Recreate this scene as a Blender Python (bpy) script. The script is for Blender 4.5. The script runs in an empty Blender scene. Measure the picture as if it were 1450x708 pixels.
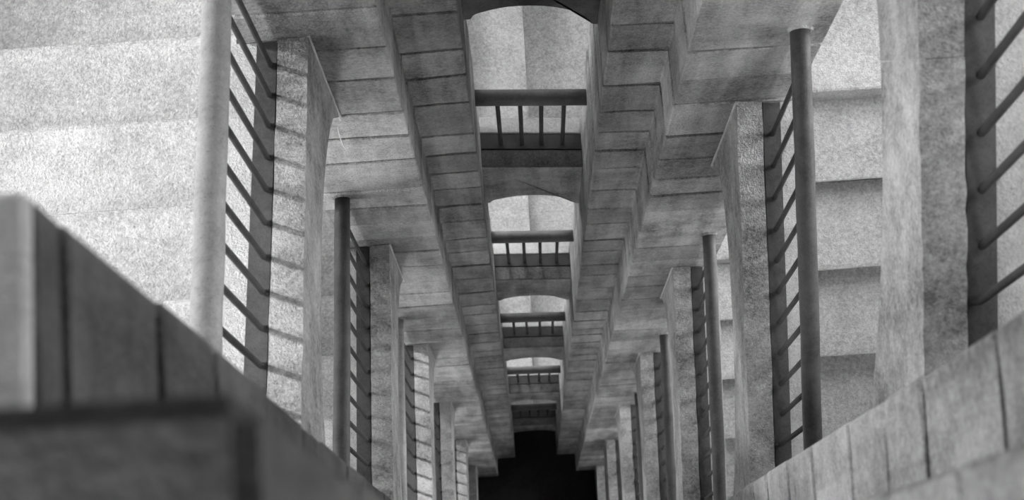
import bpy, bmesh, math, random
from mathutils import Vector, Matrix

# ------------------------------------------------------------------ constants
OZ = 24.45                      # floor of the well is z = 0
XC = 0.148                      # centre line of the well
R = 0.147                       # riser
H = 23 * R                      # height of one full turn
SL = 0.432                      # slope of the flights
YP, YF = 1.985, 2.227           # far pier: nearer face / recessed face
YA = 2.53                       # face of the far arch wall
YM = 1.178                      # mirror plane between far and near piers
HO, HS, HC, HK, HP = 0.288, 0.537, 0.79, 0.893, 1.027   # half widths: opening, recess, curb in, curb out, pier
HW = 2.15                       # outer wall
YW = 3.82
STRAW = [(-0.662, 1.972, -6.77), (-0.666, 1.966, -6.88), (-0.667, 1.966, -7.03), (-0.660, 1.974, -7.175)]
rnd = random.Random(7)
scene = bpy.context.scene
COL = scene.collection

# ------------------------------------------------------------------ camera
def set_camera():
    f = 2500.0
    nx, ny = 759.2 - 725.0, 879.4 - 354.0
    rr = math.hypot(nx, ny)
    th = math.atan2(rr, f); s, c = math.sin(th), math.cos(th)
    vd = (nx / rr, ny / rr); ud = (vd[1], -vd[0])
    RT = Vector((1, 0, 0)); DN = Vector((0, -c, -s)); FW = Vector((0, s, -c))
    xa = RT * ud[0] + DN * vd[0]
    ya = -(RT * ud[1] + DN * vd[1])
    za = -FW
    cam = bpy.data.cameras.new('camera'); o = bpy.data.objects.new('camera', cam)
    m = Matrix((xa, ya, za)).transposed().to_4x4(); m.translation = (0, 0, OZ)
    o.matrix_world = m
    cam.sensor_width = 36; cam.lens = 36 * f / 1450
    cam.clip_start = 0.05; cam.clip_end = 200
    cam.dof.use_dof = True; cam.dof.focus_distance = 7.4; cam.dof.aperture_fstop = 5.6
    COL.objects.link(o); scene.camera = o
set_camera()

# ------------------------------------------------------------------ world, sun, fill lamps added at unseen windows, exposure
scene.view_settings.view_transform = 'Standard'
scene.view_settings.look = 'None'
scene.view_settings.gamma = 1
scene.view_settings.use_curve_mapping = False
scene.view_settings.exposure = 0.0
w = bpy.data.worlds.new('sky'); scene.world = w; w.use_nodes = True
bg = w.node_tree.nodes['Background']; bg.inputs[0].default_value = (1, 1, 1, 1); bg.inputs[1].default_value = 0.13
SUN_TO = Vector((-0.591, 0.25, 0.766)).normalized()
sl = bpy.data.lights.new('sun', 'SUN'); sl.energy = 3.5; sl.angle = math.radians(2.2); sl.color = (1, 1, 1)
so = bpy.data.objects.new('sun', sl); so.rotation_euler = SUN_TO.to_track_quat('Z', 'Y').to_euler(); COL.objects.link(so)
so.location = (0, 0, OZ + 6)

def window_fill_light(x, y, z, sy, sz, direction, power):  # area lamp added as fill outside an unseen window
    l = bpy.data.lights.new('window_fill', 'AREA'); l.shape = 'RECTANGLE'; l.size = sy; l.size_y = sz
    l.energy = power
    o = bpy.data.objects.new('window_fill', l); o.location = (x, y, z + OZ)
    o.rotation_euler = Vector(direction).to_track_quat('-Z', 'Z').to_euler()
    COL.objects.link(o)
    return o
WINS = {'left': [], 'right': [], 'far': [], 'near': []}     # (a0, a1, z0, z1) openings in the outer walls
def z_left(k): return -6.91 + 6 * R - H * k                 # far left corner landing
def z_right(k): return -6.91 - H * k                        # far right corner landing
for k in range(-1, 6):
    zl, zr = z_left(k), z_right(k)
    # left wall: a wide window over the flight on every second turn, a small one in the corner on the others
    if k >= 0 and k % 2 == 0:
        WINS['left'].append((0.6, 2.0, zl + 0.25, zl + 3.4)); WINS['left'].append((2.0, 3.3, zl + 0.25, zl + 2.8))
        window_fill_light(-HW + XC - 3.0, 1.7, zl + 2.3, 3.0, 2.2, (1, 0, 0.02), 400 if k == 0 else 260)
    elif 0 <= k < 5:
        WINS['left'].append((2.85, 3.65, zl + 0.7, zl + 2.3))
        window_fill_light(-HW + XC - 0.5, 3.2, zl + 1.6, 0.8, 1.5, (1, -0.15, -0.3), 120)
        WINS['left'].append((0.9, 1.6, zl + 1.6, zl + 2.35))
        window_fill_light(-HW + XC - 0.5, 1.25, zl + 2.0, 0.7, 0.7, (1, 0, -0.35), 40)
    # far wall: a window over the right-hand corner landing, looking down the right flight, and an unseen one added to brighten the arches
    WINS['far'].append((XC + 0.9, XC + 2.0, zr + 0.9, zr + 2.3))
    window_fill_light(XC + 1.45, YW + 0.6, zr + 1.75, 1.1, 1.3, (0, -1, -0.55), 28)
    WINS['right'].append((1.5, 2.9, zr + 0.5, zr + 2.0))  # unseen window and lamp added to brighten the right treads
    window_fill_light(HW + XC + 1.0, 2.2, zr + 1.2, 1.8, 1.4, (-1, -0.6, -0.4), 185)
    WINS['far'].append((XC - 1.0, XC + 0.1, zr + 1.2, zr + 2.5))
    window_fill_light(XC - 0.45, YW + 0.6, zr + 2.0, 1.0, 1.0, (0.3, -1, -0.7), {1: 24, 2: 85, 3: 42, 4: 85}.get(k, 4))
    WINS['near'].append((-0.3, 0.6, zl + 1.4, zl + 2.8)); WINS['near'].append((XC - 2.0, XC - 0.95, zl + 1.2, zl + 2.9)); WINS['near'].append((XC + 1.1, XC + 1.9, zl + 0.6, zl + 2.0))  # unseen near windows and lamps added to light the pier faces
    window_fill_light(XC, -2.2, zl + 2.1, 0.8, 1.3, (0, 1, -0.25), 35)
    window_fill_light(XC - 1.5, -2.2, zl + 2.1, 1.0, 1.6, (0.42, 1, -0.22), 150)
    window_fill_light(XC + 1.5, -2.2, zl + 1.4, 0.8, 1.3, (-0.42, 1, -0.15), 100)
# top turn: opening and fill lamp added to brighten the near-left pier top
WINS['left'].append((0.2, 1.3, -1.6, 0.6)); window_fill_light(-HW + XC - 0.6, 0.8, -0.7, 1.0, 2.0, (1, 0.1, -0.3), 45)

# ------------------------------------------------------------------ materials
def stone(name, dark, light, grain=0.5, bump=0.5, streak=0.0, var=0.12, rough=0.9, stain=0.5, grime_shade=0.0, spread=0.26):
    m = bpy.data.materials.new(name); m.use_nodes = True
    nt = m.node_tree; n = nt.nodes; L = nt.links
    b = n['Principled BSDF']; b.inputs['Roughness'].default_value = rough
    b.inputs['Specular IOR Level'].default_value = 0.25
    geo = n.new('ShaderNodeNewGeometry')
    def noise(scale, detail, rgh=0.6, stretch=None):
        t = n.new('ShaderNodeTexNoise'); t.inputs['Scale'].default_value = scale
        t.inputs['Detail'].default_value = detail; t.inputs['Roughness'].default_value = rgh
        if stretch:
            mp = n.new('ShaderNodeMapping'); mp.inputs['Scale'].default_value = stretch
            L.new(geo.outputs['Position'], mp.inputs[0]); L.new(mp.outputs[0], t.inputs['Vector'])
        else:
            L.new(geo.outputs['Position'], t.inputs['Vector'])
        return t.outputs['Fac']
    def ramp(src, a, bb):
        r = n.new('ShaderNodeMapRange'); r.inputs[1].default_value = a; r.inputs[2].default_value = bb
        L.new(src, r.inputs[0]); return r.outputs[0]
    def math_(op, a, bb):
        q = n.new('ShaderNodeMath'); q.operation = op
        for i, v in enumerate((a, bb)):
            if isinstance(v, (int, float)): q.inputs[i].default_value = v
            else: L.new(v, q.inputs[i])
        return q.outputs[0]
    big = ramp(noise(2.3, 5), 0.33, 0.67)
    mid = ramp(noise(14, 4, 0.65), 0.3, 0.7)
    fine = ramp(noise(130, 3, 0.7), 0.3, 0.7)
    spk = ramp(noise(210, 1, 0.5), 0.64, 0.72)
    v = math_('MULTIPLY', big, stain)
    v = math_('ADD', v, math_('MULTIPLY', mid, 0.5 * (1 - stain) + 0.1))
    v = math_('ADD', v, math_('MULTIPLY', math_('ADD', math_('MULTIPLY', fine, 0.5), math_('MULTIPLY', ramp(noise(62, 2, 0.6), 0.3, 0.7), 0.5)), grain))
    if streak:
        st = ramp(noise(3.0, 4, 0.6, (3.0, 3.0, 0.35)), 0.4, 0.62)
        v = math_('ADD', v, math_('MULTIPLY', st, streak))
    tot = stain + 0.5 * (1 - stain) + 0.1 + grain + streak
    v = ramp(math_('DIVIDE', v, tot), 0.5 - spread, 0.5 + spread)
    mix = n.new('ShaderNodeMix'); mix.data_type = 'RGBA'
    mix.inputs[6].default_value = (dark, dark, dark, 1); mix.inputs[7].default_value = (light, light, light, 1)
    L.new(v, mix.inputs[0])
    oi = n.new('ShaderNodeObjectInfo')
    rv = n.new('ShaderNodeMapRange'); rv.inputs[3].default_value = 1 - var; rv.inputs[4].default_value = 1 + var
    L.new(oi.outputs['Random'], rv.inputs[0])
    dk = math_('MULTIPLY', rv.outputs[0], math_('SUBTRACT', 1.0, math_('MULTIPLY', spk, 0.35)))
    if grime_shade:
        # dark staining and recess shade put into the colour of the piers' inner faces, with a ragged edge
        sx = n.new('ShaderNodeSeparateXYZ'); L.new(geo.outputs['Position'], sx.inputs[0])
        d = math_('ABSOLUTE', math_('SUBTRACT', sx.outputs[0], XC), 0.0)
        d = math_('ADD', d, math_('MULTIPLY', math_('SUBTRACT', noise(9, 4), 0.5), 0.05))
        d = math_('MAXIMUM', d, math_('SUBTRACT', sx.outputs[1], 1.94))  # opening jambs kept paler to stand for the passage light
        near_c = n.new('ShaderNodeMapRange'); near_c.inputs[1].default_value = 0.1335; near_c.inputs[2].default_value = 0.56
        near_c.inputs[3].default_value = 1 - grime_shade; near_c.inputs[4].default_value = 1.0
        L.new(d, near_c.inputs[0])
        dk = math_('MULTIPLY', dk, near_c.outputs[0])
    vm = n.new('ShaderNodeVectorMath'); vm.operation = 'SCALE'
    L.new(mix.outputs[2], vm.inputs[0]); L.new(dk, vm.inputs['Scale'])
    L.new(vm.outputs[0], b.inputs['Base Color'])
    bp = n.new('ShaderNodeBump'); bp.inputs['Strength'].default_value = bump; bp.inputs['Distance'].default_value = 0.012
    gr = ramp(noise(105, 3, 0.7), 0.3, 0.7)
    hh = math_('ADD', math_('MULTIPLY', fine, 0.3), math_('ADD', math_('MULTIPLY', mid, 0.35), math_('MULTIPLY', gr, 0.55)))
    L.new(hh, bp.inputs['Height']); L.new(bp.outputs[0], b.inputs['Normal'])
    return m

def iron(name, dark, light, rough=0.6):
    m = stone(name, dark, light, grain=0.35, bump=0.15, var=0.05, rough=rough)
    return m

M_TREAD = stone('worn_granite_tread', 0.23, 0.49, grain=1.1, bump=0.5, var=0.05, stain=0.5)
M_BLOCK = stone('pier_granite', 0.12, 0.6, grain=0.8, bump=0.75, streak=0.4, var=0.18, stain=0.55, grime_shade=0.62, spread=0.32)
M_CLEAN = stone('pale_pier_granite', 0.16, 0.58, grain=0.7, bump=0.6, streak=0.3, var=0.12, stain=0.6)
M_SHADED = stone('shaded_granite', 0.025, 0.13, grain=0.4, bump=0.6, streak=0.3, var=0.1, stain=0.9)  # shade on the near-left pier and top arch panel put into the colour
M_RAIL_SUN = iron('sunlit_rail_paint', 0.2, 0.36)  # handrail iron made paler: sunlight on two left rails put into its colour
M_CURB = stone('curb_granite', 0.13, 0.5, grain=0.6, bump=0.7, var=0.08, stain=0.6)
M_LEDGE = stone('ledge_granite', 0.3, 0.5, grain=0.6, bump=0.6, var=0.05)
M_ARCH = stone('arch_granite', 0.09, 0.38, grain=0.7, bump=0.6, streak=0.4, var=0.08, stain=0.7)
M_PLASTER = stone('lime_plaster', 0.5, 0.7, grain=0.2, bump=0.3, var=0.03)
M_MORTAR = stone('old_mortar', 0.012, 0.035, grain=0.4, bump=0.3, var=0.0)
M_PALE = stone('pale_mortar_sunlit_top', 0.4, 0.6, grain=0.3, bump=0.4, var=0.0)  # mortar lines; on the near-left pier top it carries sunlight in its colour
M_FLOOR = stone('dark_shaded_floor', 0.008, 0.022, grain=0.4, bump=0.4, var=0.0)  # dark stone with the shadow of the well bottom put into its colour
M_RAIL = iron('painted_handrail_iron', 0.035, 0.08)
M_BAR = iron('dark_iron_bar', 0.02, 0.05)
M_STRIP = iron('dark_iron_strip', 0.03, 0.075)
M_STRAW = stone('pale_straw', 0.7, 0.8, grain=0.1, bump=0.0, var=0.0)

# ------------------------------------------------------------------ helpers
def link(name, me, mat, parent=None):
    o = bpy.data.objects.new(name, me)
    if mat and not me.materials: me.materials.append(mat)
    COL.objects.link(o)
    if parent: o.parent = parent; o.matrix_parent_inverse = Matrix.Translation(-parent.location)
    return o
def from_bm(name, bm, mat, parent=None, smooth=False):
    bmesh.ops.recalc_face_normals(bm, faces=bm.faces)
    me = bpy.data.meshes.new(name); bm.to_mesh(me); bm.free()
    if smooth:
        for p in me.polygons: p.use_smooth = True
    return link(name, me, mat, parent)
def thing(name, loc, label, cat, group=None, kind=None):
    o = bpy.data.objects.new(name, None); o.empty_display_size = 0.2
    o.location = (loc[0], loc[1], loc[2] + OZ); COL.objects.link(o)
    o['label'] = label; o['category'] = cat
    if group: o['group'] = group
    if kind: o['kind'] = kind
    return o
def structure(o): o['kind'] = 'structure'; return o
def prism(bm, bottom, top, jt=0.0):
    """closed prism between two rings of equal length (lists of xyz, z without offset)"""
    a = [bm.verts.new((p[0], p[1], p[2] + OZ)) for p in bottom]
    b = [bm.verts.new((p[0], p[1], p[2] + OZ)) for p in top]
    n = len(a)
    bm.faces.new(list(reversed(a))); bm.faces.new(b)
    for i in range(n):
        j = (i + 1) % n
        bm.faces.new((a[i], a[j], b[j], b[i]))
def box(bm, x0, x1, y0, y1, z0, z1):
    prism(bm, [(x0, y0, z0), (x1, y0, z0), (x1, y1, z0), (x0, y1, z0)], [(x0, y0, z1), (x1, y0, z1), (x1, y1, z1), (x0, y1, z1)])
def tube(bm, pts, r, seg=10):
    rings = []
    P = [Vector((p[0], p[1], p[2] + OZ)) for p in pts]
    up = None
    for i, p in enumerate(P):
        d = ((P[min(i + 1, len(P) - 1)] - P[max(i - 1, 0)])).normalized()
        if up is None: up = d.orthogonal().normalized()
        u = (up - d * up.dot(d)).normalized(); v = d.cross(u); up = u
        rr = r[i] if isinstance(r, (list, tuple)) else r
        rings.append([bm.verts.new(p + u * rr * math.cos(2 * math.pi * q / seg) + v * rr * math.sin(2 * math.pi * q / seg)) for q in range(seg)])
    for a, b in zip(rings, rings[1:]):
        for q in range(seg):
            bm.faces.new((a[q], a[(q + 1) % seg], b[(q + 1) % seg], b[q]))
    bm.faces.new(list(reversed(rings[0]))); bm.faces.new(rings[-1])
def bevel(bm, off, seg=1):
    bmesh.ops.bevel(bm, geom=list(bm.edges), offset=off, segments=seg, affect='EDGES', clamp_overlap=True)
def jitter(bm, a):
    for v in bm.verts: v.co += Vector((rnd.uniform(-a, a), rnd.uniform(-a, a), rnd.uniform(-a, a)))

def curb_z(side, k, y):
    if side > 0: return -6.83 - H * k - SL * (YP - y)
    return -5.70 - H * k + SL * (YP - y)
Y0F, Y1F = 2 * YM - YP, YP            # a flight spans between near and far pier faces
def soffit_z(side, k, y):
    t = min(1, max(0, (y - Y0F) / (Y1F - Y0F)))
    q = math.sqrt(max(0, 1 - ((t - 0.5) / 0.5) ** 2))
    return curb_z(side, k, y) - 1.0 + 0.57 * q

# ------------------------------------------------------------------ the setting: floor, outer walls, landings
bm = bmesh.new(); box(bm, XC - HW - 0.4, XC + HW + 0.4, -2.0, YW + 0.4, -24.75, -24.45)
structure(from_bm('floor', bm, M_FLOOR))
def wall(name, axis, pos, out, a0, a1, holes, mat):
    """outer wall in a plane of constant x or y, 0.35 thick, with unseen window openings"""
    zt, zb = 2.2, -24.45
    bm = bmesh.new()
    zs = sorted({zb, zt} | {h[2] for h in holes} | {h[3] for h in holes})
    for z0, z1 in zip(zs, zs[1:]):
        hs = sorted([(h[0], h[1]) for h in holes if h[2] <= z0 + 1e-6 and h[3] >= z1 - 1e-6])
        cur = a0
        for h0, h1 in hs + [(a1, a1)]:
            if h0 > cur + 1e-6:
                p0, p1 = sorted((pos, pos + out * 0.35))
                if axis == 'x': box(bm, p0, p1, cur, h0, z0, z1)
                else: box(bm, cur, h0, p0, p1, z0, z1)
            cur = max(cur, h1)
    structure(from_bm(name, bm, mat))
wall('wall_left', 'x', XC - HW, -1, -1.5, YW + 0.35, WINS['left'], M_PLASTER)
wall('wall_right', 'x', XC + HW, 1, -1.5, YW + 0.35, WINS['right'], M_PLASTER)
wall('wall_far', 'y', YW, 1, XC - HW, XC + HW, WINS['far'], M_PLASTER)
wall('wall_near', 'y', -1.5, -1, XC - HW - .35, XC + HW + .35, WINS['near'], M_PLASTER)

def landing(x0, x1, y0, y1, z):
    bm = bmesh.new(); box(bm, x0, x1, y0, y1, z - 0.3, z); bevel(bm, 0.008)
    structure(from_bm('landing', bm, M_TREAD))
for k in range(-1, 6):
    zl, zr = z_left(k), z_right(k)
    if k >= 0 and zl > -24.3: landing(XC - HW, XC - 0.88, 2.08, YW, zl)
    if zr > -24.3: landing(XC + 0.88, XC + HW, 2.03, YW, zr)
    if k >= 0: landing(XC - HW, XC - 0.75, -1.5, 0.375, zl + 6 * R)
    if zr - 6 * R > -24.4: landing(XC + 0.75, XC + HW, -1.5, 0.325, zr - 6 * R)

# ------------------------------------------------------------------ piers of coursed stone
def courses(fixed, top, bottom):
    r2 = random.Random(int(abs(fixed[0]) * 100))
    z = [top]
    while top - fixed[0] > 0.3 and z[-1] - 0.4 > fixed[0] + 0.25: z.append(z[-1] - r2.uniform(0.3, 0.48))
    prev = fixed[0]; z.append(prev)
    for f in fixed[1:]:
        gap = prev - f
        if gap > 0.62:
            nseg = max(2, round(gap / 0.39))
            cuts = [prev - gap * (i + r2.uniform(-0.13, 0.13)) / nseg for i in range(1, nseg)]
            z += cuts
        z.append(f); prev = f
    while z[-1] - 0.6 > bottom: z.append(z[-1] - r2.uniform(0.3, 0.5))
    z.append(bottom)
    return z
def pier_poly(side, near):
    P = [(HO, YF), (HS, YF), (HS, YP), (HP, YP), (HP, 2.76), (HO, 2.76)]
    out = []
    for h, y in P:
        out.append((XC + side * h, (2 * YM - y) if near else y))
    return out
def offset_poly(P, d):
    cx = sum(p[0] for p in P) / len(P)
    # shrink an axis-aligned polygon by moving each vertex along its two edge normals
    n = len(P); A = sum(P[i][0] * P[(i + 1) % n][1] - P[(i + 1) % n][0] * P[i][1] for i in range(n))
    sg = 1 if A > 0 else -1
    out = []
    for i in range(n):
        p0, p1, p2 = P[i - 1], P[i], P[(i + 1) % n]
        def nrm(a, b):
            dx, dy = b[0] - a[0], b[1] - a[1]; l = math.hypot(dx, dy); return (-dy / l * sg, dx / l * sg)
        n1, n2 = nrm(p0, p1), nrm(p1, p2)
        out.append((p1[0] + (n1[0] + n2[0]) * d, p1[1] + (n1[1] + n2[1]) * d))
    return out
def pier(side, near, fixed, top, label, mat):
    P = pier_poly(side, near); zs = courses(fixed, top, -24.45)
    root = thing('stone_pier', (P[0][0], P[0][1], -24.45), label, 'pier', 'piers around the stair well')
    bm = bmesh.new(); Q = offset_poly(P, 0.02)
    prism(bm, [(x, y, -24.45) for x, y in Q], [(x, y, top - 0.05) for x, y in Q])
    from_bm('mortar_core', bm, M_MORTAR, root)
    for a, b in zip(zs, zs[1:]):
        bm = bmesh.new(); g = rnd.uniform(0.010, 0.017)
        Q = offset_poly(P, rnd.uniform(-0.002, 0.004))
        t1, t2 = rnd.uniform(-0.008, 0.008), rnd.uniform(-0.008, 0.008)
        prism(bm, [(x, y, b + g) for x, y in Q], [(x, y, a - g) for x, y in Q])
        bevel(bm, rnd.uniform(0.004, 0.008)); jitter(bm, 0.0022)
        from_bm('block', bm, mat, root)
    return root
LJ = [-5.87, -6.23, -6.68, -7.02, -7.4, -7.9, -8.24, -8.6, -8.95, -9.32, -11.42, -11.91, -12.41, -12.79, -13.26, -13.68]
RJ = [-6.15, -6.5, -6.83, -7.3, -7.7, -8.05, -8.38, -8.72, -9.19, -9.63, -11.57, -12.04, -12.49, -12.98, -13.38, -13.77, -14.07]
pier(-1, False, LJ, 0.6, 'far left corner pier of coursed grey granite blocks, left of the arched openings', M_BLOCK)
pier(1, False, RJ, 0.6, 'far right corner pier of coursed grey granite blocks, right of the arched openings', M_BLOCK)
NR = [-1.83, -2.19, -2.53, -3.03, -3.37, -3.74, -4.25, -4.68, -5.09]
NL = [-1.51, -1.91, -2.24, -2.69, -3.12, -3.44]
pier(1, True, NR, -1.25, 'blurred near right corner pier of pale blocks at the lower right', M_CLEAN)
pn = pier(-1, True, NL, -1.41, 'blurred near left corner pier with a bright flat top at the lower left', M_SHADED)
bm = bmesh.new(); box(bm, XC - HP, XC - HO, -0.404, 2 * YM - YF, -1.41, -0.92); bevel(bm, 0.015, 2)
from_bm('cap_stone', bm, M_SHADED, pn)
bm = bmesh.new(); box(bm, XC - HP, XC - HS - 0.002, 2 * YM - YF + 0.003, 2 * YM - YP - 0.002, -1.412, -1.392); bevel(bm, 0.006, 1)  # thin pale slab: sunlight on the pier top put into its colour
from_bm('sunlit_top', bm, M_PALE, pn)

# ------------------------------------------------------------------ flights of stairs
ORD = ['first', 'second', 'third', 'fourth', 'fifth', 'sixth', 'seventh']
def side_x(side, h): return XC + side * h
def sliced(bm, side, h0, h1, ys, ztop, zbot, jt=0.0, lean=None):
    """solid between half widths h0..h1 following top and bottom curves along y"""
    rows = []
    for i, y in enumerate(ys):
        e = 0 if i in (0, len(ys) - 1) else 1
        a, b = side_x(side, h0), side_x(side, h1)
        j = lambda: rnd.uniform(-jt, jt)
        yb = y
        if lean is not None:
            yb = y + 0.12 * max(0, 1 - abs(y - lean) / 0.7)
        rows.append([bm.verts.new((a, yb, zbot(yb) + OZ)), bm.verts.new((b, yb, zbot(yb) + OZ)),
                     bm.verts.new((b + j(), y, ztop(y) + OZ + j())), bm.verts.new((a + j(), y, ztop(y) + OZ + j()))])
    for r0, r1 in zip(rows, rows[1:]):
        for q in range(4): bm.faces.new((r0[q], r0[(q + 1) % 4], r1[(q + 1) % 4], r1[q]))
    bm.faces.new(rows[0]); bm.faces.new(list(reversed(rows[-1])))
def lin(a, b, n): return [a + (b - a) * i / (n - 1) for i in range(n)]

def step_mesh(x0, x1, yf, yb, z, thick=0.3, axis='y'):
    """a worn tread: yf is its rounded nosing edge, yb its back"""
    d = 1 if yb > yf else -1
    prof = [(0.05, -thick), (0.05, -0.07), (0.022, -0.036), (0.004, -0.024), (0.0, -0.014), (0.004, -0.003), (0.016, 0.003), (0.045, 0.005), (0.11, 0.001)]
    L = abs(yb - yf)
    prof += [(L * 0.5, 0.002), (L + 0.03, 0.0), (L + 0.03, -thick)]
    bm = bmesh.new(); n = 9; rows = []
    for i in range(n):
        t = i / (n - 1); x = x0 + (x1 - x0) * t
        wear = 0.010 * math.sin(math.pi * t) ** 2
        row = []
        for (q, zz) in prof:
            wob = rnd.uniform(-0.002, 0.002) if q < 0.03 else 0
            y = yf + d * (q + wob); zz2 = z + zz - (wear if zz > -0.06 else 0) + wob * .5
            row.append(bm.verts.new((x, y, zz2 + OZ) if axis == 'y' else (y, x, zz2 + OZ)))
        rows.append(row)
    m = len(prof)
    for a, b in zip(rows, rows[1:]):
        for q in range(m): bm.faces.new((a[q], a[(q + 1) % m], b[(q + 1) % m], b[q]))
    bm.faces.new(rows[0]); bm.faces.new(list(reversed(rows[-1])))
    return bm

def flight(side, k, label):
    root = thing('stair_flight', (side_x(side, HC), Y0F, curb_z(side, k, Y0F)), label, 'stair flight', 'stone flights down the %s side' % ('right' if side > 0 else 'left'))
    ct = lambda y: curb_z(side, k, y)
    sf = lambda y: max(soffit_z(side, k, y), -24.44)
    cuts = [Y0F, 1.175, Y1F] if (side > 0 and k == -1) else [Y0F, Y1F]
    for i, (a, b) in enumerate(zip(cuts, cuts[1:])):
        bm = bmesh.new()
        sliced(bm, side, HC, HK, lin(a + (0.0008 if i else 0), b - 0.0008, 21), ct, sf, 0.0022, lean=(1.175 if len(cuts) > 2 else None))
        from_bm('curb_stone', bm, M_CURB, root)
    bm = bmesh.new()
    sliced(bm, side, HK + 0.006, 1.06, lin(Y0F, Y1F, 13), lambda y: ct(y) - 0.035, lambda y: ct(y) - 0.33, 0.003)
    from_bm('border_stone', bm, M_LEDGE, root)
    bm = bmesh.new()
    sliced(bm, side, HK + 0.006, HW - 0.015, lin(Y0F, Y1F, 13), lambda y: max(ct(y) - 0.40, sf(y) + 0.02), sf)
    from_bm('vault', bm, M_ARCH, root)
    bm = bmesh.new(); xm = side_x(side, HC - 0.001)
    tube(bm, [(xm, YP - 0.003, max(sf(YP), -24.4)), (xm, YP - 0.004, ct(YP) - 0.5), (xm, YP - 0.003, ct(YP))], [0.007, 0.005, 0.006], 6)
    from_bm('mortar_line', bm, M_PALE, root)
    xa, xb = side_x(side, 1.062), side_x(side, HW - 0.015)
    for i in range(5):
        if side > 0:
            yn = 2.03 - 0.34 * (i + 1); z = z_right(k) - (i + 1) * R
            bm = step_mesh(xa, xb, yn, yn + 0.34, z)
        else:
            yb = 2.08 - 0.34 * (i + 1); z = z_left(k) + (i + 1) * R
            bm = step_mesh(xa, xb, yb + 0.34, yb, z)
        if z > -24.4: from_bm('step', bm, M_TREAD, root)
        else: bm.free()
    return root

def railing(side, k, rise, label):
    root = thing('stair_railing', (side_x(side, 0.92), Y0F, curb_z(side, k, Y0F)), label, 'railing', 'iron railings down the %s side' % ('right' if side > 0 else 'left'))
    x = side_x(side, 0.92)
    zr = lambda y: curb_z(side, k, y) + (rise if not isinstance(rise, tuple) else rise[0] + (rise[1] - rise[0]) * (Y1F - y) / (Y1F - Y0F))
    rad = 0.041 if (side < 0 and k == 0) else 0.0365
    bm = bmesh.new()
    ys = lin(Y0F - 0.01, Y1F + 0.01, 12)
    tube(bm, [(x + rnd.uniform(-.0015, .0015), y, zr(y) + rnd.uniform(-.002, .002)) for y in ys], [rad + rnd.uniform(-.0007, .0007) for _ in ys], 14)
    from_bm('handrail', bm, M_RAIL_SUN if (side < 0 and k in (0, 2)) else M_RAIL, root, True)
    bm = bmesh.new()
    sliced(bm, side, 0.899, 0.968, lin(Y0F + 0.005, Y1F - 0.005, 9), lambda y: curb_z(side, k, y) - 0.022, lambda y: curb_z(side, k, y) - 0.034)
    from_bm('base_strip', bm, M_STRIP, root)
    n = 13
    for i in range(n):
        y = (1.862 if side > 0 else 1.878) - 0.1205 * i
        zc = curb_z(side, k, y)
        bm = bmesh.new()
        if side > 0 and i < 10:
            tube(bm, [(x, y, zr(y) - 0.01), (side_x(side, 0.934), y, zc - 0.02)], 0.0103, 8)
        else:
            hf = 0.917 if side < 0 else 0.925
            xf = side_x(side, hf)
            tube(bm, [(x, y, zr(y) - 0.01), (xf, y, zc + 0.02), (xf, y, zc + 0.002), (side_x(side, hf - 0.004), y, zc - 0.008), (side_x(side, hf - 0.012), y, zc - 0.013), (side_x(side, HK + 0.002), y, zc - 0.014)], 0.0103, 8)
        from_bm('baluster', bm, M_BAR, root, True)
    for ye in (Y1F - 0.006,):
        bm = bmesh.new()
        tube(bm, [(x, ye - 0.004, zr(ye)), (x, ye + 0.01, zr(ye))], [0.043, 0.052], 14)
        from_bm('mortar_collar', bm, M_BLOCK, root)
    return root

LD = ['sunlit with bar shadows', 'in half shade', 'sunlit deeper down', 'dim and narrow', 'small bright', 'lowest dark']
for k in range(0, 6):
    flight(-1, k, '%s stone flight down from the top on the left side, %s' % (ORD[k], LD[k]))
    r = railing(-1, k, (0.98, 0.80) if k == 0 else 1.10, '%s iron railing down from the top on the left side' % ORD[k])
    if k == 0:
        for (y, dz) in ((1.0, 0.034), (1.36, 0.034)):
            bm = bmesh.new(); x = side_x(-1, 0.92); z = curb_z(-1, 0, y) + 0.98 - 0.18 * (Y1F - y) / (Y1F - Y0F) + dz
            tube(bm, [(x + 0.004, y, z - 0.006), (x + 0.004, y, z + 0.0025)], [0.0085, 0.007], 12)
            from_bm('bolt_head', bm, M_BAR, r)
for k in range(-1, 6):
    flight(1, k, '%s stone flight down from the top on the right side' % ORD[k + 1])
    railing(1, k, 0.87, '%s iron railing down from the top on the right side' % ORD[k + 1])

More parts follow.
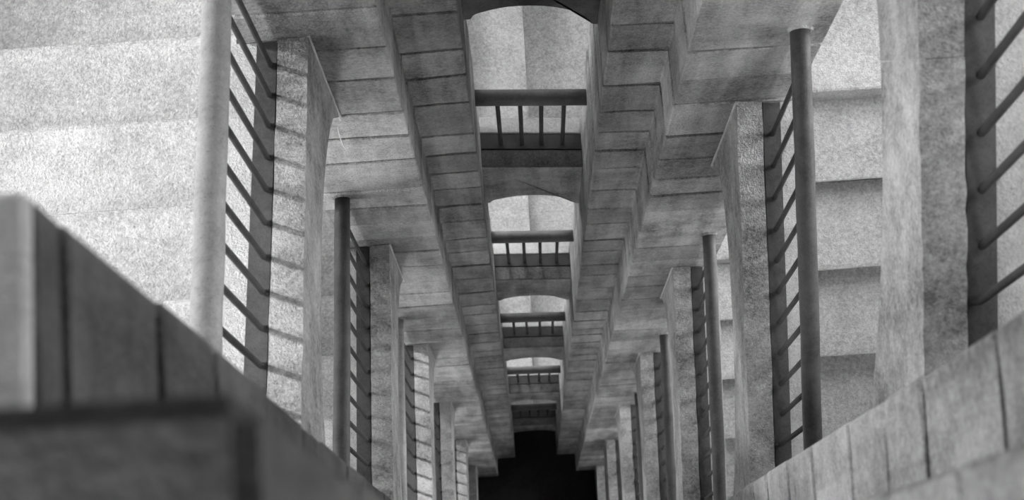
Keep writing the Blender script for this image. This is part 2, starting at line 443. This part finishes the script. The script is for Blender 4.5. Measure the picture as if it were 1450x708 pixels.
# ------------------------------------------------------------------ far side: arched openings between the piers
ARCH = [(-0.288, 0.0), (-0.262, 0.004), (-0.245, 0.055), (-0.20, 0.088), (-0.12, 0.125), (-0.03, 0.13), (0.05, 0.112), (0.12, 0.075), (0.18, 0.02), (0.225, -0.05), (0.255, -0.12), (0.268, -0.16), (0.288, -0.165)]
def catmull(P, n=4):
    out = [P[0]]
    for i in range(1, len(P) - 2):
        p0, p1, p2, p3 = P[i - 1], P[i], P[i + 1], P[i + 2]
        for j in range(n):
            t = j / n
            out.append(tuple(0.5 * (2 * p1[c] + (p2[c] - p0[c]) * t + (2 * p0[c] - 5 * p1[c] + 4 * p2[c] - p3[c]) * t * t + (3 * p1[c] - p0[c] - 3 * p2[c] + p3[c]) * t ** 3) for c in (0, 1)))
    return out + [P[-2], P[-1]]
ARCH = catmull(ARCH)
def arch_span(k, label):
    """span whose sill is at level k and whose arch crowns the opening of level k+1"""
    zs = -9.73 - H * k                      # sill height at centre
    sl_ = 0.25
    root = thing('arch_span', (XC, YA, zs), label, 'arch', 'arched spans between the far piers')
    sill = lambda x: zs - sl_ * (x - XC)
    spring = zs - 0.83                      # -10.56 on the left
    # arch panel
    bm = bmesh.new()
    bot = [(XC + a, spring + b - 0.005) for a, b in ARCH]
    bot[-1] = (bot[-1][0], bot[-1][1])
    ring = [(x, z) for x, z in bot] + [(XC + HO, sill(XC + HO) - 0.015), (XC - HO, sill(XC - HO) - 0.015)]
    zmin = -24.44
    ring = [(x, max(z, zmin)) for x, z in ring]
    a = [bm.verts.new((x, YA, z + OZ)) for x, z in ring]; b = [bm.verts.new((x, 2.76, z + OZ)) for x, z in ring]
    bm.faces.new(a); bm.faces.new(list(reversed(b)))
    for i in range(len(a)):
        j = (i + 1) % len(a); bm.faces.new((a[i], b[i], b[j], a[j]))
    bmesh.ops.triangulate(bm, faces=[f for f in bm.faces if len(f.verts) > 4])
    from_bm('arch_panel', bm, M_SHADED if k == -1 else M_ARCH, root)  # shade on the top panel is put into its stone colour
    # sill stone in front of the railing, with a thin worn lip
    bm = bmesh.new(); y0, y1 = YA - 0.008, 2.62
    x0, x1 = XC - HO, XC + HO
    prism(bm, [(x0, y0, sill(x0) - 0.013), (x1, y0, sill(x1) - 0.013), (x1, y1, sill(x1) - 0.013), (x0, y1, sill(x0) - 0.013)],
          [(x0, y0, sill(x0) + 0.012), (x1, y0, sill(x1) + 0.012), (x1, y1, sill(x1) + 0.018), (x0, y1, sill(x0) + 0.018)])
    bevel(bm, 0.006); from_bm('sill', bm, M_SILL, root)
    # border stone behind the railing
    bm = bmesh.new(); y0, y1 = 2.715, 2.81
    prism(bm, [(x0, y0, sill(x0) - 0.25), (x1, y0, sill(x1) - 0.25), (x1, y1, sill(x1) - 0.25), (x0, y1, sill(x0) - 0.25)],
          [(x0, y0, sill(x0) + 0.03), (x1, y0, sill(x1) + 0.03), (x1, y1, sill(x1) + 0.02), (x0, y1, sill(x0) + 0.02)])
    bevel(bm, 0.006); from_bm('border_stone', bm, M_LEDGE, root)
    # treads of the passage behind
    kk = k + 1
    for i in range(4):
        xn = XC - 0.44 + 0.44 * i        # nosing of a tread that starts 0.44 further left
        z = z_left(kk) - (i + 1) * R * 1.2
        if z < -24.35: continue
        bm = step_mesh(2.80, YW - 0.015, xn, xn - 0.44, z, 0.3, 'x')
        from_bm('step', bm, M_TREAD, root)
    # vault that carries them
    bm = bmesh.new()
    za, zb = z_left(kk) - 0.25, z_right(kk) - 0.25
    prism(bm, [(-0.72, 2.77, max(za - 0.45, zmin)), (1.03, 2.77, max(zb - 0.45, zmin)), (1.03, YW - 0.015, max(zb - 0.45, zmin)), (-0.72, YW - 0.015, max(za - 0.45, zmin))],
          [(-0.72, 2.77, max(za - 0.1, zmin + .02)), (1.03, 2.77, max(zb - 0.1, zmin + .02)), (1.03, YW - 0.015, max(zb - 0.1, zmin + .02)), (-0.72, YW - 0.015, max(za - 0.1, zmin + .02))])
    from_bm('vault', bm, M_ARCH, root)
    # railing of the opening
    rt = thing('arch_railing', (XC, 2.66, zs), 'iron rail with four bars across the %s arched opening from the top' % ORD[k] if k >= 0 else 'iron rail across the hidden top opening', 'railing', 'iron rails across the arched openings')
    bm = bmesh.new(); rz = lambda x: zs + 0.94 - 0.2 * (x - XC)
    tube(bm, [(x, 2.65, rz(x)) for x in lin(x0 - 0.01, x1 + 0.01, 7)], 0.043, 14)
    from_bm('handrail', bm, M_RAIL_D, rt, True)
    bm = bmesh.new()
    prism(bm, [(x0, 2.625, sill(x0)), (x1, 2.625, sill(x1)), (x1, 2.71, sill(x1)), (x0, 2.71, sill(x0))],
          [(x0, 2.625, sill(x0) + 0.022), (x1, 2.625, sill(x1) + 0.022), (x1, 2.71, sill(x1) + 0.022), (x0, 2.71, sill(x0) + 0.022)])
    from_bm('base_strip', bm, M_BAR, rt)
    for t in (-0.178, -0.060, 0.058, 0.176):
        x = XC + t + rnd.uniform(-.004, .004); bm = bmesh.new()
        tube(bm, [(x, 2.65, rz(x) - 0.01), (x + 0.004, 2.655, sill(x) + 0.012)], 0.012, 8)
        from_bm('baluster', bm, M_BAR, rt, True)
M_SILL = stone('dark_sill_granite', 0.03, 0.16, grain=0.6, bump=0.7, stain=0.7)
M_RAIL_D = iron('dark_painted_rail', 0.045, 0.09)
for k in range(-1, 5):
    if k == -1: lab = 'stone arch at the very top centre, above the first opening'
    else: lab = 'stone arch span under the %s railed opening from the top' % ORD[k]
    arch_span(k, lab)

# ------------------------------------------------------------------ a straw strand caught on the left pier
root = None
bm = bmesh.new()
tube(bm, STRAW, [0.001, 0.0022, 0.002, 0.0008], 6)
o = from_bm('straw_strand', bm, M_STRAW, None, True)
o['label'] = 'thin pale straw strand stuck on the far left pier below the curb'; o['category'] = 'straw'
